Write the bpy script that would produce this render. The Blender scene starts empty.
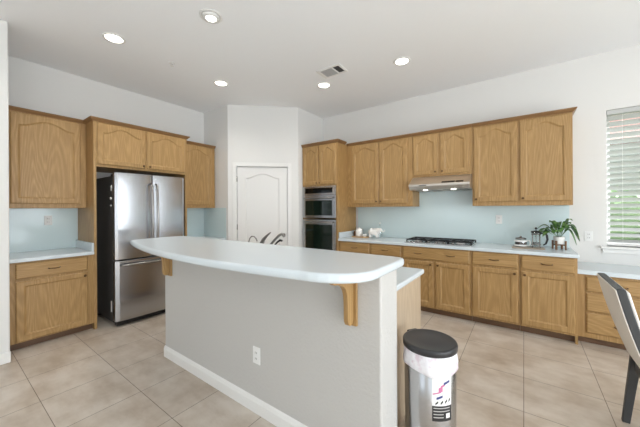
import bpy, bmesh, math, random
from mathutils import Vector, Matrix
random.seed(7)
PI = math.pi
SC = bpy.context.scene
COL = SC.collection

# ------------------------------------------------------------------ camera
F_PX, YAW, ROLL, CAM_H = 281.66, 0.6261, 0.0057, 1.394
cam_d = bpy.data.cameras.new('camera')
cam = bpy.data.objects.new('camera', cam_d); COL.objects.link(cam)
cam_d.sensor_width = 36.0; cam_d.lens = F_PX / 640 * 36.0
cam_d.shift_y = -(213.5 - 208.56) / 640
cam_d.clip_start = 0.02
cam.matrix_world = (Matrix.Translation((0, 0, CAM_H)) @ Matrix.Rotation(YAW, 4, 'Z')
                    @ Matrix.Rotation(PI / 2, 4, 'X') @ Matrix.Rotation(-ROLL, 4, 'Z'))
SC.camera = cam

# ------------------------------------------------------------------ world, light, exposure
SC.view_settings.view_transform = 'Standard'
SC.view_settings.look = 'None'
SC.view_settings.gamma = 1.0
SC.view_settings.use_curve_mapping = False
SC.view_settings.exposure = -0.06
world = bpy.data.worlds.new('sky'); SC.world = world; world.use_nodes = True
_bg = world.node_tree.nodes['Background']
_bg.inputs['Color'].default_value = (0.80, 0.90, 1.0, 1); _bg.inputs['Strength'].default_value = 0.85

def area_light(name, loc, rot, sx, sy, power, color=(1, 1, 1)):
    ld = bpy.data.lights.new(name, 'AREA'); ld.shape = 'RECTANGLE'; ld.size = sx; ld.size_y = sy
    ld.energy = power; ld.color = color
    o = bpy.data.objects.new(name, ld); COL.objects.link(o); o.location = loc; o.rotation_euler = rot
    return o
# daylight entering through the windows of the right wall and the rear wall
DAY = (0.87, 0.94, 1.0)
area_light('window_daylight', (3.66, -2.2, 1.35), (0, PI / 2, 0), 2.1, 1.3, 52, DAY)
area_light('window_daylight', (3.66, -0.2, 1.35), (0, PI / 2, 0), 2.1, 1.3, 82, DAY)
area_light('window_daylight', (3.66, 1.8, 1.35), (0, PI / 2, 0), 2.1, 1.3, 70, DAY)
area_light('window_daylight', (-1.9, -3.66, 1.5), (PI / 2, 0, 0), 2.0, 1.8, 12, DAY)
area_light('window_daylight', (1.3, -3.66, 1.5), (PI / 2, 0, 0), 2.0, 1.8, 12, DAY)

sun_d = bpy.data.lights.new('sun', 'SUN'); sun_d.energy = 24; sun_d.angle = 0.01; sun_d.color = (0.90, 0.95, 1.0)  # sun added through the unseen right windows, for floor bounce onto the ceiling
sun = bpy.data.objects.new('sun', sun_d); COL.objects.link(sun)
sun.rotation_euler = Vector((-1.0, -0.45, -0.95)).to_track_quat('-Z', 'Y').to_euler()

# ------------------------------------------------------------------ materials
def srgb(r, g, b):
    f = lambda c: (c / 255) / 12.92 if c / 255 <= 0.04045 else (((c / 255) + 0.055) / 1.055) ** 2.4
    return (f(r), f(g), f(b), 1)

def mat(name, col=(200, 200, 200), rough=0.5, metal=0.0, **kw):
    m = bpy.data.materials.new(name); m.use_nodes = True
    b = m.node_tree.nodes['Principled BSDF']
    b.inputs['Base Color'].default_value = srgb(*col)
    b.inputs['Roughness'].default_value = rough
    b.inputs['Metallic'].default_value = metal
    for k, v in kw.items():
        b.inputs[k].default_value = v
    return m
def nd(m, t, **kw):
    n = m.node_tree.nodes.new(t)
    for k, v in kw.items():
        if isinstance(k, str) and hasattr(n, k): setattr(n, k, v)
    return n
def ln(m, a, b): m.node_tree.links.new(a, b)
def bsdf(m): return m.node_tree.nodes['Principled BSDF']
def ramp(m, fac, stops):
    r = nd(m, 'ShaderNodeValToRGB'); e = r.color_ramp.elements
    while len(e) > 1: e.remove(e[-1])
    e[0].position = stops[0][0]; e[0].color = srgb(*stops[0][1])
    for p, c in stops[1:]:
        q = e.new(p); q.color = srgb(*c)
    ln(m, fac, r.inputs['Fac']); return r
def noise(m, vec, scale, detail=3, rough=0.5):
    n = nd(m, 'ShaderNodeTexNoise'); n.inputs['Scale'].default_value = scale
    n.inputs['Detail'].default_value = detail; n.inputs['Roughness'].default_value = rough
    if vec is not None: ln(m, vec, n.inputs['Vector'])
    return n
def mapping(m, vec, scale=(1, 1, 1), loc=(0, 0, 0)):
    n = nd(m, 'ShaderNodeMapping'); n.inputs['Scale'].default_value = scale; n.inputs['Location'].default_value = loc
    ln(m, vec, n.inputs['Vector']); return n
def bump(m, h, strength, dist=0.01):
    n = nd(m, 'ShaderNodeBump'); n.inputs['Strength'].default_value = strength; n.inputs['Distance'].default_value = dist
    ln(m, h, n.inputs['Height']); ln(m, n.outputs['Normal'], bsdf(m).inputs['Normal']); return n

def oak(name, axis, light=(190, 155, 104), dark=(150, 115, 68), rough=0.42):
    m = mat(name, light, rough); N = m.node_tree
    tc = nd(m, 'ShaderNodeTexCoord'); oi = nd(m, 'ShaderNodeObjectInfo')
    mul = nd(m, 'ShaderNodeVectorMath', operation='SCALE'); mul.inputs[0].default_value = (7.3, 3.1, 5.7)
    ln(m, oi.outputs['Random'], mul.inputs['Scale'])
    add = nd(m, 'ShaderNodeVectorMath', operation='ADD')
    ln(m, tc.outputs['Object'], add.inputs[0]); ln(m, mul.outputs[0], add.inputs[1])
    s = {'v': (1.5, 1.5, 0.17), 'h': (0.17, 1.5, 1.5)}[axis]
    mp = mapping(m, add.outputs[0], s)
    n1 = noise(m, mp.outputs[0], 3.2, 1.5, 0.4)
    k = nd(m, 'ShaderNodeMath', operation='MULTIPLY'); k.inputs[1].default_value = 150.0
    ln(m, n1.outputs['Fac'], k.inputs[0])
    si = nd(m, 'ShaderNodeMath', operation='SINE'); ln(m, k.outputs[0], si.inputs[0])
    hf = nd(m, 'ShaderNodeMath', operation='MULTIPLY_ADD'); hf.inputs[1].default_value = 0.5; hf.inputs[2].default_value = 0.5
    ln(m, si.outputs[0], hf.inputs[0])
    s2 = {'v': (60, 60, 3.0), 'h': (3.0, 60, 60)}[axis]
    mp2 = mapping(m, add.outputs[0], s2)
    n2 = noise(m, mp2.outputs[0], 2.0, 3, 0.6)
    mx = nd(m, 'ShaderNodeMath', operation='MULTIPLY_ADD'); mx.inputs[1].default_value = 0.24
    ln(m, hf.outputs[0], mx.inputs[0])
    m3 = nd(m, 'ShaderNodeMath', operation='MULTIPLY'); m3.inputs[1].default_value = 0.8
    ln(m, n2.outputs['Fac'], m3.inputs[0]); ln(m, m3.outputs[0], mx.inputs[2])
    r = ramp(m, mx.outputs[0], [(0.12, dark), (0.55, tuple((a + b) // 2 for a, b in zip(light, dark))), (0.85, light)])
    ln(m, r.outputs[0], bsdf(m).inputs['Base Color'])
    bump(m, mx.outputs[0], 0.12, 0.002)
    return m

def wall_mat(name, col, bstr=0.25):
    m = mat(name, col, 0.85)
    tc = nd(m, 'ShaderNodeTexCoord'); n = noise(m, tc.outputs['Object'], 55, 3, 0.5)
    bump(m, n.outputs['Fac'], bstr, 0.006); return m

M = {}
M['wall'] = wall_mat('wall_paint', (231, 230, 227), 0.12)
M['island_wall'] = wall_mat('shaded_textured_paint', (199, 197, 193), 0.55)  # wall paint greyed, painting in the shade near the bar overhang
M['ceiling'] = wall_mat('ceiling_paint', (250, 251, 252), 0.1)
M['trim'] = mat('white_trim', (238, 237, 234), 0.35)
M['blind'] = mat('blind_grey', (196, 197, 194), 0.5)
M['door'] = mat('door_paint', (233, 232, 229), 0.4)
M['oak'] = oak('oak_upright', 'v')
M['oak_h'] = oak('oak_level', 'h')
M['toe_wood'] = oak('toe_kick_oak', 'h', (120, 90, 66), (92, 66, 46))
M['oak_crown'] = oak('crown_oak', 'h', (156, 118, 76), (120, 88, 54))
M['oak_sheen'] = oak('oak_panel_sheen', 'v', (206, 188, 164), (184, 163, 137), 0.3)  # oak lightened, with the sheen of floor and windows put into its colour
M['counter'] = mat('pale_counter', (214, 223, 228), 0.2)
M['glass_splash'] = mat('aqua_backsplash', (214, 231, 233), 0.12)
M['bronze'] = mat('bronze', (108, 82, 56), 0.35, 0.8)
M['black'] = mat('black_plastic', (22, 22, 23), 0.35)
M['black_gloss'] = mat('black_glass', (12, 14, 13), 0.06)
M['oven_glass'] = mat('oven_glass', (22, 34, 27), 0.05)  # green of a reflection put into the dark glass colour
M['iron'] = mat('cast_iron', (28, 28, 30), 0.55, 0.2)
M['charcoal'] = mat('charcoal_paint', (62, 64, 66), 0.5)
M['dark_side'] = mat('fridge_side', (74, 72, 70), 0.4, 0.3)
M['chrome'] = mat('dark_chrome', (150, 146, 142), 0.22, 1.0)
M['white_plastic'] = mat('white_plastic', (240, 240, 238), 0.4)
M['slot'] = mat('outlet_slot', (90, 88, 85), 0.5)
M['ceramic'] = mat('white_ceramic', (242, 240, 236), 0.25)
M['pot_wood'] = mat('plant_stand_wood', (128, 96, 70), 0.5)
M['tray_wood'] = mat('tray_wood', (196, 160, 118), 0.5)
M['board_wood'] = mat('board_wood', (176, 160, 142), 0.5)
M['soil'] = mat('soil', (50, 38, 30), 0.9)
M['copper'] = mat('coffee', (58, 36, 24), 0.4)
M['red_wood'] = mat('stained_wood', (128, 68, 48), 0.45)
M['blue_ink'] = mat('blue_ink', (60, 70, 130), 0.5)
M['pink_ink'] = mat('pink_ink', (205, 120, 160), 0.5)
M['sticker_black'] = mat('sticker_black', (38, 38, 38), 0.4)
M['soft_grey'] = mat('soft_grey', (190, 188, 186), 0.5)
M['screen'] = mat('display', (10, 12, 16), 0.1)

def steel(name, axis, col=(190, 190, 191), rough=0.2, aniso=0.0, rot=0.0):
    m = mat(name, col, rough, 1.0)
    tc = nd(m, 'ShaderNodeTexCoord')
    s = {'v': (90, 90, 1.2), 'h': (1.2, 90, 90)}[axis]
    mp = mapping(m, tc.outputs['Object'], s); n = noise(m, mp.outputs[0], 6, 2)
    r = nd(m, 'ShaderNodeMapRange'); r.inputs['To Min'].default_value = rough - 0.02; r.inputs['To Max'].default_value = rough + 0.04
    ln(m, n.outputs['Fac'], r.inputs['Value']); ln(m, r.outputs[0], bsdf(m).inputs['Roughness'])
    if aniso:
        b = bsdf(m); b.inputs['Anisotropic'].default_value = aniso; b.inputs['Anisotropic Rotation'].default_value = rot
        t = nd(m, 'ShaderNodeTangent', direction_type='RADIAL', axis='Z'); ln(m, t.outputs[0], b.inputs['Tangent'])
    return m
M['steel'] = steel('brushed_steel_upright', 'v', rough=0.22)
M['steel_fridge'] = steel('brushed_steel_door', 'v', (182, 183, 186), 0.21, 0.9, 0.0)
M['steel_h'] = steel('brushed_steel_level', 'h')
M['hood_steel'] = steel('hood_steel', 'h', (214, 208, 200), 0.42)
M['steel_dark'] = steel('dark_brushed_steel', 'v', (150, 146, 142), 0.3)

def glass_mat(name, tint=(255, 255, 255), alpha_mix=0.12):
    m = bpy.data.materials.new(name); m.use_nodes = True; N = m.node_tree
    out = N.nodes['Material Output']; N.nodes.remove(N.nodes['Principled BSDF'])
    t = N.nodes.new('ShaderNodeBsdfTransparent'); t.inputs['Color'].default_value = srgb(*tint)
    g = N.nodes.new('ShaderNodeBsdfGlossy'); g.inputs['Roughness'].default_value = 0.04
    x = N.nodes.new('ShaderNodeMixShader'); x.inputs['Fac'].default_value = alpha_mix
    N.links.new(t.outputs[0], x.inputs[1]); N.links.new(g.outputs[0], x.inputs[2]); N.links.new(x.outputs[0], out.inputs['Surface'])
    return m
M['glass'] = glass_mat('clear_glass')
M['jar_glass'] = glass_mat('jar_glass', (246, 250, 250), 0.16)

def emit(name, col, strength):
    m = mat(name, col, 0.5); b = bsdf(m)
    b.inputs['Emission Color'].default_value = srgb(*col); b.inputs['Emission Strength'].default_value = strength; return m
M['lamp'] = emit('lamp_lens', (255, 250, 240), 6.0)

def floor_mat():
    m = mat('floor_tile', (190, 178, 163), 0.34)
    tc = nd(m, 'ShaderNodeTexCoord')
    mp = mapping(m, tc.outputs['Object'], (1, 1, 1), (0.006 + 0.4755 * 30, -0.465 + 0.4755 * 30, 0))
    br = nd(m, 'ShaderNodeTexBrick'); br.offset = 0.0; br.squash = 1.0
    ln(m, mp.outputs[0], br.inputs['Vector'])
    br.inputs['Scale'].default_value = 1.0; br.inputs['Mortar Size'].default_value = 0.0022
    br.inputs['Mortar Smooth'].default_value = 0.1
    br.inputs['Brick Width'].default_value = 0.4755; br.inputs['Row Height'].default_value = 0.4755
    br.inputs['Color1'].default_value = srgb(222, 213, 202); br.inputs['Color2'].default_value = srgb(215, 205, 193)
    br.inputs['Mortar'].default_value = srgb(128, 114, 100)
    mp2 = mapping(m, tc.outputs['Object'], (1.4, 3.2, 1))
    n = noise(m, mp2.outputs[0], 2.0, 6, 0.62)
    n2 = noise(m, tc.outputs['Object'], 2.6, 4, 0.6)
    r = ramp(m, n.outputs['Fac'], [(0.3, (228, 221, 214)), (0.52, (246, 244, 242)), (0.72, (255, 255, 255))])
    r2 = ramp(m, n2.outputs['Fac'], [(0.35, (222, 214, 204)), (0.6, (255, 255, 255))])
    a = nd(m, 'ShaderNodeMix', data_type='RGBA', blend_type='MULTIPLY'); a.inputs[0].default_value = 1
    ln(m, br.outputs['Color'], a.inputs[6]); ln(m, r.outputs[0], a.inputs[7])
    b = nd(m, 'ShaderNodeMix', data_type='RGBA', blend_type='MULTIPLY'); b.inputs[0].default_value = 0.8
    ln(m, a.outputs[2], b.inputs[6]); ln(m, r2.outputs[0], b.inputs[7])
    ln(m, b.outputs[2], bsdf(m).inputs['Base Color'])
    inv = nd(m, 'ShaderNodeMath', operation='SUBTRACT'); inv.inputs[0].default_value = 1.0
    ln(m, br.outputs['Fac'], inv.inputs[1]); bump(m, inv.outputs[0], 0.3, 0.002)
    return m
M['floor'] = floor_mat()

def fabric(name, col):
    m = mat(name, col, 0.9); tc = nd(m, 'ShaderNodeTexCoord'); n = noise(m, tc.outputs['Object'], 220, 2)
    bump(m, n.outputs['Fac'], 0.3, 0.002); return m
M['linen'] = fabric('beige_linen', (226, 221, 213))
M['lid_plastic'] = mat('lid_plastic', (46, 46, 49), 0.35)
M['white_fabric'] = fabric('white_fabric', (236, 232, 226))

def leaf_mat():
    m = mat('leaf', (58, 104, 50), 0.38)
    tc = nd(m, 'ShaderNodeTexCoord'); n = noise(m, tc.outputs['Object'], 30, 2)
    r = ramp(m, n.outputs['Fac'], [(0.35, (48, 84, 40)), (0.55, (90, 132, 66)), (0.72, (150, 176, 116))])
    ln(m, r.outputs[0], bsdf(m).inputs['Base Color']); return m
M['leaf'] = leaf_mat()
def bag_mat():
    m = mat('bin_bag', (240, 238, 242), 0.4)
    tc = nd(m, 'ShaderNodeTexCoord'); n = noise(m, tc.outputs['Object'], 22, 3)
    r = ramp(m, n.outputs['Fac'], [(0.38, (222, 208, 216)), (0.5, (240, 238, 243)), (0.7, (246, 245, 248))])
    ln(m, r.outputs[0], bsdf(m).inputs['Base Color']); bump(m, n.outputs['Fac'], 0.6, 0.01); return m
M['bag'] = bag_mat()
M['hedge'] = mat('hedge_green', (134, 168, 110), 0.8)
M['stucco'] = wall_mat('neighbour_stucco', (170, 170, 168), 0.2)
M['roof'] = mat('roof_tile', (150, 112, 98), 0.8)
M['grass'] = mat('lawn', (110, 134, 84), 0.9)

# ------------------------------------------------------------------ mesh helpers
class MB:
    def __init__(s): s.bm = bmesh.new()
    def box(s, a, b):
        x0, y0, z0 = a; x1, y1, z1 = b
        v = [s.bm.verts.new(p) for p in ((x0,y0,z0),(x1,y0,z0),(x1,y1,z0),(x0,y1,z0),(x0,y0,z1),(x1,y0,z1),(x1,y1,z1),(x0,y1,z1))]
        for f in ((0,3,2,1),(4,5,6,7),(0,1,5,4),(1,2,6,5),(2,3,7,6),(3,0,4,7)): s.bm.faces.new([v[i] for i in f])
        return s
    def loft(s, loops, cap=True, closed=True, smooth=False):
        L = [[s.bm.verts.new(p) for p in lp] for lp in loops]; n = len(L[0])
        for a, b in zip(L, L[1:]):
            for i in range(n if closed else n - 1):
                j = (i + 1) % n
                f = s.bm.faces.new((a[i], a[j], b[j], b[i])); f.smooth = smooth
        if cap:
            s.bm.faces.new(list(reversed(L[0]))); s.bm.faces.new(L[-1])
        return s
    def prism(s, poly, z0, z1):
        return s.loft([[(x, y, z0) for x, y in poly], [(x, y, z1) for x, y in poly]])
    def lathe(s, prof, c=(0, 0, 0), seg=28, smooth=True, sx=1, sy=1):
        loops = []
        for r, z in prof:
            r = max(r, 1e-4)
            loops.append([(c[0] + sx * r * math.cos(2*PI*i/seg), c[1] + sy * r * math.sin(2*PI*i/seg), c[2] + z) for i in range(seg)])
        return s.loft(loops, True, True, smooth)
    def tube(s, pts, r, seg=10, smooth=True):
        pts = [Vector(p) for p in pts]; n = len(pts)
        rr = r if isinstance(r, (list, tuple)) else [r] * n
        up = Vector((0, 0, 1)); loops = []; prev = None
        for i, p in enumerate(pts):
            d = (pts[min(i+1, n-1)] - pts[max(i-1, 0)]).normalized()
            if prev is None:
                a = d.cross(up)
                if a.length < 1e-3: a = d.cross(Vector((1, 0, 0)))
            else:
                a = prev - d * prev.dot(d)
            a.normalize(); prev = a; b = d.cross(a)
            loops.append([tuple(p + (a * math.cos(2*PI*k/seg) + b * math.sin(2*PI*k/seg)) * rr[i]) for k in range(seg)])
        return s.loft(loops, True, True, smooth)
    def build(s, name, m, parent=None, bevel=0, seg=2, loc=None, rotz=0, subsurf=0):
        bmesh.ops.recalc_face_normals(s.bm, faces=s.bm.faces)
        me = bpy.data.meshes.new(name); s.bm.to_mesh(me); s.bm.free()
        me.materials.append(M[m] if isinstance(m, str) else m)
        o = bpy.data.objects.new(name, me); COL.objects.link(o)
        if parent is not None: o.parent = parent
        if loc is not None: o.location = loc
        if rotz: o.rotation_euler = (0, 0, rotz)
        if bevel:
            b = o.modifiers.new('edge', 'BEVEL'); b.width = bevel; b.segments = seg; b.limit_method = 'ANGLE'; b.angle_limit = 0.6
        if subsurf:
            q = o.modifiers.new('round', 'SUBSURF'); q.levels = subsurf; q.render_levels = subsurf
        return o

def tag(o, label=None, cat=None, group=None, kind=None):
    if label: o['label'] = label
    if cat: o['category'] = cat
    if group: o['group'] = group
    if kind: o['kind'] = kind
    return o
def thing(name, label, cat, loc=(0, 0, 0), rotz=0, group=None):
    o = bpy.data.objects.new(name, None); COL.objects.link(o); o.empty_display_size = 0.1
    o.location = loc; o.rotation_euler = (0, 0, rotz); return tag(o, label, cat, group)
def struct(name, mb, m, **kw): return tag(mb.build(name, m, **kw), kind='structure')
def copy_tree(o, parent=None):
    c = o.copy(); COL.objects.link(c)
    if parent is not None: c.parent = parent
    for ch in list(o.children): copy_tree(ch, c)
    return c

# ------------------------------------------------------------------ dimensions of the room
H = 3.13
XW, YW = -4.673, 4.45          # left wall, back wall
XF, YF = -4.063, 3.84          # cabinet fronts
XR, YR = 3.6, -3.6             # right wall, rear wall
XS, YS = -3.833, 0.425         # corner of the nearer left wall
P1 = (-3.979, 2.896); P2 = (-3.13, 3.70)

# ------------------------------------------------------------------ structure
struct('floor', MB().box((-5, -3.9, -0.1), (3.9, 4.75, 0)), 'floor')
struct('ceiling', MB().box((-5, -3.9, H), (3.9, 4.75, H + 0.1)), 'ceiling')
struct('wall_left', MB().box((XW - 0.15, YS, 0), (XW, P1[1], H)), 'wall')
struct('wall_left_near', MB().box((XW - 0.15, YR, 0), (XS, YS, H)), 'wall', bevel=0.012)
struct('wall_pantry_side', MB().box((XW - 0.15, P1[1], 0), (P1[0], P1[1] + 0.12, H)), 'wall')
struct('wall_pantry_end', MB().box((P2[0] - 0.12, P2[1], 0), (P2[0], YW, H)), 'wall')

# pantry diagonal wall, local frame: x along the wall, y into the pantry
dl = math.hypot(P2[0] - P1[0], P2[1] - P1[1]); dang = math.atan2(P2[1] - P1[1], P2[0] - P1[0])
def diag(px):
    u = (px - 320) / F_PX
    dx = -math.sin(YAW) + math.cos(YAW) * u; dy = math.cos(YAW) + math.sin(YAW) * u
    ex, ey = math.cos(dang), math.sin(dang)
    # P1 + s*e = t*d
    det = ex * (-dy) - ey * (-dx)
    return ((-P1[0]) * (-dy) - (-P1[1]) * (-dx)) / det
D0, D1 = 0.142, 0.985            # door opening along the diagonal wall
DH = 2.105
wd = MB().box((0, 0, 0), (D0, 0.12, H)).box((D1, 0, 0), (dl, 0.12, H)).box((D0, 0, DH), (D1, 0.12, H))
struct('wall_pantry_diagonal', wd, 'wall', loc=(P1[0], P1[1], 0), rotz=dang)
cs = MB()
for a, b, z0, z1 in ((D0 - 0.065, D0, 0, DH + 0.065), (D1, D1 + 0.065, 0, DH + 0.065), (D0, D1, DH, DH + 0.065)):
    cs.box((a, -0.018, z0), (b, 0.0, z1))
struct('trim_1', cs, 'trim', loc=(P1[0], P1[1], 0), rotz=dang, bevel=0.004)

def arch_pts(x0, x1, z0, z1, amp, n=22, frac=0.0):
    """opening outline, counter-clockwise, with a raised middle in its top edge"""
    pts = [(x0, z0), (x1, z0)]
    for i in range(n + 1):
        t = 1 - 2 * i / n
        s = 0.5 * (1 + math.cos(PI * min(1, abs(t) / (1 - frac)))) if amp else 0
        pts.append((x1 + (x0 - x1) * i / n, z1 - amp + amp * s ** 0.8))
    return pts
def shrink(pts, d):
    """offset of a closed outline inward"""
    n = len(pts); out = []
    for i in range(n):
        p0, p, p1 = Vector(pts[i-1]), Vector(pts[i]), Vector(pts[(i+1) % n])
        a = (p - p0).normalized(); b = (p1 - p).normalized()
        na = Vector((-a.y, a.x)); nb = Vector((-b.y, b.x)); m_ = (na + nb)
        m_ = m_ / max(0.3, m_.length_squared / 2)
        out.append((p.x + m_.x * d, p.y + m_.y * d))
    return out
def panel_door(mb, x0, x1, z0, z1, stile, amp, y0=0.0, th=0.02, raise_=0.006, frac=0.12, low=None):
    """framed door with a raised field; front looks to -y; y0 is its back"""
    inn = arch_pts(x0 + stile, x1 - stile, z0 + stile, z1 - stile * 0.8, amp, frac=frac)
    n = len(inn) - 3
    out = [(x0, z0), (x1, z0)] + [(x1 + (x0 - x1) * i / n, z1) for i in range(n + 1)]
    e = 0.009 if th < 0.03 else 0.003
    ob = [(x0 + e, z0 + e), (x1 - e, z0 + e)] + [((x1 - e) + (x0 - x1 + 2 * e) * i / n, z1 - e) for i in range(n + 1)]
    yf = y0 - th
    P = lambda pts, y: [(x, y, z) for x, z in pts]
    i1 = shrink(inn, 0.004); i2 = shrink(inn, 0.016); i3 = shrink(inn, 0.019)
    mb.loft([P(out, y0), P(out, yf + 0.007), P(ob, yf), P(inn, yf), P(i1, yf + 0.003), P(i2, yf + 0.011), P(i3, yf + 0.011)])
    return mb

dr = thing('door_1', None, None, loc=(P1[0], P1[1], 0), rotz=dang); dr['kind'] = 'structure'
mb = MB(); dm = D1 - D0 - 0.012
# two-panel door slab: an arched tall panel above, a low panel below
panel_door(mb, D0 + 0.006, D1 - 0.006, 0.62, DH - 0.006, 0.135, 0.075, y0=0.045, th=0.035, frac=0.1)
panel_door(mb, D0 + 0.006, D1 - 0.006, 0.01, 0.62, 0.135, 0, y0=0.045, th=0.035)
mb.build('door_slab', 'door', dr)
for z in (0.25, 1.05, 1.85):
    MB().tube([(D0 + 0.004, -0.004, z), (D0 + 0.004, -0.004, z + 0.09)], 0.007).build('hinge', 'chrome', dr)
h = MB().lathe([(0.027, 0), (0.027, 0.008), (0.01, 0.012), (0.01, 0.03), (0.026, 0.04), (0.028, 0.055), (0.015, 0.068)], seg=16)
kn = h.build('door_knob', 'chrome', dr); kn.location = (D1 - 0.07, 0.01, 0.95); kn.rotation_euler = (PI / 2, 0, 0)

# back wall with window opening
WX0, WX1, WZ0, WZ1 = 0.757, 2.45, 0.955, 2.48
w = MB().box((XW, YW, 0), (WX0, YW + 0.16, H)).box((WX1, YW, 0), (XR, YW + 0.16, H)).box((WX0, YW, 0), (WX1, YW + 0.16, WZ0)).box((WX0, YW, WZ1), (WX1, YW + 0.16, H))
struct('wall_back', w, 'wall')
wn = thing('window_1', None, None, loc=(0, 0, 0)); wn['kind'] = 'structure'
fr = MB()
ya, yb = YW + 0.09, YW + 0.14
for a, b in (((WX0, ya, WZ0), (WX0 + 0.04, yb, WZ1)), ((WX1 - 0.04, ya, WZ0), (WX1, yb, WZ1)), ((WX0 + 0.04, ya, WZ0), (WX1 - 0.04, yb, WZ0 + 0.04)),
             ((WX0 + 0.04, ya, WZ1 - 0.04), (WX1 - 0.04, yb, WZ1)), (((WX0 + WX1) / 2 - 0.02, ya, WZ0 + 0.04), ((WX0 + WX1) / 2 + 0.02, yb, WZ1 - 0.04))):
    fr.box(a, b)
fr.build('window_frame', 'trim', wn, bevel=0.003)
MB().box((WX0 + 0.04, YW + 0.112, WZ0 + 0.04), (WX1 - 0.04, YW + 0.116, WZ1 - 0.04)).build('window_glass', 'glass', wn)
MB().box((WX0 - 0.06, YW - 0.055, WZ0 - 0.028), (WX1 + 0.06, YW + 0.09, WZ0)).build('window_sill', 'trim', wn, bevel=0.008)
MB().box((WX0 - 0.04, YW - 0.018, WZ0 - 0.075), (WX1 + 0.04, YW, WZ0 - 0.028)).build('window_apron', 'trim', wn, bevel=0.004)

# right wall with three openings, rear wall with two
def holed_wall_y(x0, x1, yr, holes, z0, z1):
    mb = MB(); y = yr[0]
    for a, b in holes:
        mb.box((x0, y, 0), (x1, a, H)); mb.box((x0, a, 0), (x1, b, z0)); mb.box((x0, a, z1), (x1, b, H)); y = b
    mb.box((x0, y, 0), (x1, yr[1], H)); return mb
rh = [(-2.85, -1.55), (-0.85, 0.45), (1.15, 2.45)]
struct('wall_right', holed_wall_y(XR, XR + 0.15, (YR, YW), rh, 0.3, 2.4), 'wall')
mb = MB(); x = XW - 0.15
qh = [(-2.9, -0.9), (0.3, 2.3)]
for a, b in qh:
    mb.box((x, YR - 0.15, 0), (a, YR, H)).box((a, YR - 0.15, 0), (b, YR, 0.6)).box((a, YR - 0.15, 2.4), (b, YR, H)); x = b
mb.box((x, YR - 0.15, 0), (XR + 0.15, YR, H)); struct('wall_front', mb, 'wall')
for k, (a, b) in enumerate(rh):
    mb = MB(); f_ = 0.05
    for y0, y1, z0, z1 in ((a, a + f_, 0.3, 2.4), (b - f_, b, 0.3, 2.4), (a + f_, b - f_, 0.3, 0.35), (a + f_, b - f_, 2.35, 2.4)):
        mb.box((XR + 0.01, y0, z0), (XR + 0.05, y1, z1))
    struct('window_%d' % (k + 2), mb, 'trim')
for k, (a, b) in enumerate(qh):
    mb = MB(); f_ = 0.05
    for x0, x1, z0, z1 in ((a, a + f_, 0.6, 2.4), (b - f_, b, 0.6, 2.4), (a + f_, b - f_, 0.6, 0.65), (a + f_, b - f_, 2.35, 2.4)):
        mb.box((x0, YR - 0.05, z0), (x1, YR - 0.01, z1))
    struct('window_%d' % (k + 5), mb, 'trim')

# baseboards
struct('baseboard_left', MB().box((XS, YR, 0), (XS + 0.015, YS + 0.003, 0.1)), 'trim', bevel=0.006)
struct('baseboard_right', MB().box((XR - 0.015, YR, 0), (XR, YW - 0.016, 0.1)), 'trim', bevel=0.006)
bb = MB().box((0.0, -0.015, 0), (D0 - 0.066, 0, 0.1)).box((D1 + 0.066, -0.015, 0), (dl, 0, 0.1))
struct('baseboard_pantry', bb, 'trim', loc=(P1[0], P1[1], 0), rotz=dang, bevel=0.004)

# island half wall
def round_rect(x0, x1, y0, y1, r, n=5, corners=(1, 1, 1, 1)):
    pts = []
    for (cx, cy, a0), on in zip(((x1 - r, y0 + r, -PI/2), (x1 - r, y1 - r, 0), (x0 + r, y1 - r, PI/2), (x0 + r, y0 + r, PI)), corners):
        if on:
            for i in range(n + 1):
                a = a0 + PI / 2 * i / n; pts.append((cx + r * math.cos(a), cy + r * math.sin(a)))
        else:
            pts.append((cx + r * (1 if abs(a0) < 2 and a0 <= 0 else -1), cy + r * (1 if a0 in (0, PI/2) else -1)))
    return pts
IX0, IX1, IY0, IY1, IZ = -2.785, -0.575, 1.31, 1.53, 1.0645
struct('wall_island', MB().prism(round_rect(IX0, IX1, IY0, IY1, 0.014), 0, IZ), 'island_wall')
b_ = MB()
prof = [(0, 0), (0.016, 0), (0.016, 0.07), (0.01, 0.09), (0, 0.098)]
r0 = 0.014
def base_ring(d, z): return [(x, y, z) for x, y in round_rect(IX0 - d, IX1 + d, IY0 - d, IY1 + 0.0, r0 + d, corners=(1, 0, 0, 1))]
b_.loft([base_ring(0.016, 0), base_ring(0.016, 0.07), base_ring(0.010, 0.088), base_ring(0.001, 0.098)])
struct('baseboard_island', b_, 'trim')

# ------------------------------------------------------------------ cabinetry
def pull(parent, x, z, y=-0.02):
    pts = [(x - 0.045, y, z), (x - 0.044, y - 0.016, z), (x - 0.03, y - 0.026, z - 0.002), (x, y - 0.03, z - 0.004), (x + 0.03, y - 0.026, z - 0.002), (x + 0.044, y - 0.016, z), (x + 0.045, y, z)]
    return MB().tube(pts, [0.006, 0.005, 0.0045, 0.0055, 0.0045, 0.005, 0.006], 8).build('pull', 'bronze', parent)
def knob(parent, x, z, y=-0.02):
    k = MB().lathe([(0.006, 0), (0.005, 0.012), (0.013, 0.018), (0.0145, 0.024), (0.009, 0.029)], seg=14)
    o = k.build('knob', 'bronze', parent); o.location = (x, y, z); o.rotation_euler = (PI / 2, 0, 0); return o
def frustum_crown(mb, x0, x1, d, z0, z1, out=0.035, left=True, right=True):
    l = out if left else 0; r = out if right else 0; s = 0.008
    def ring(o, z): return [(x0 - (o if left else 0), -o, z), (x1 + (o if right else 0), -o, z), (x1 + (o if right else 0), d, z), (x0 - (o if left else 0), d, z)]
    zm = z0 + (z1 - z0) * 0.75
    mb.loft([ring(s, z0), ring(s + 0.004, z0 + 0.006), ring(out, zm), ring(out, z1)])
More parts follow.
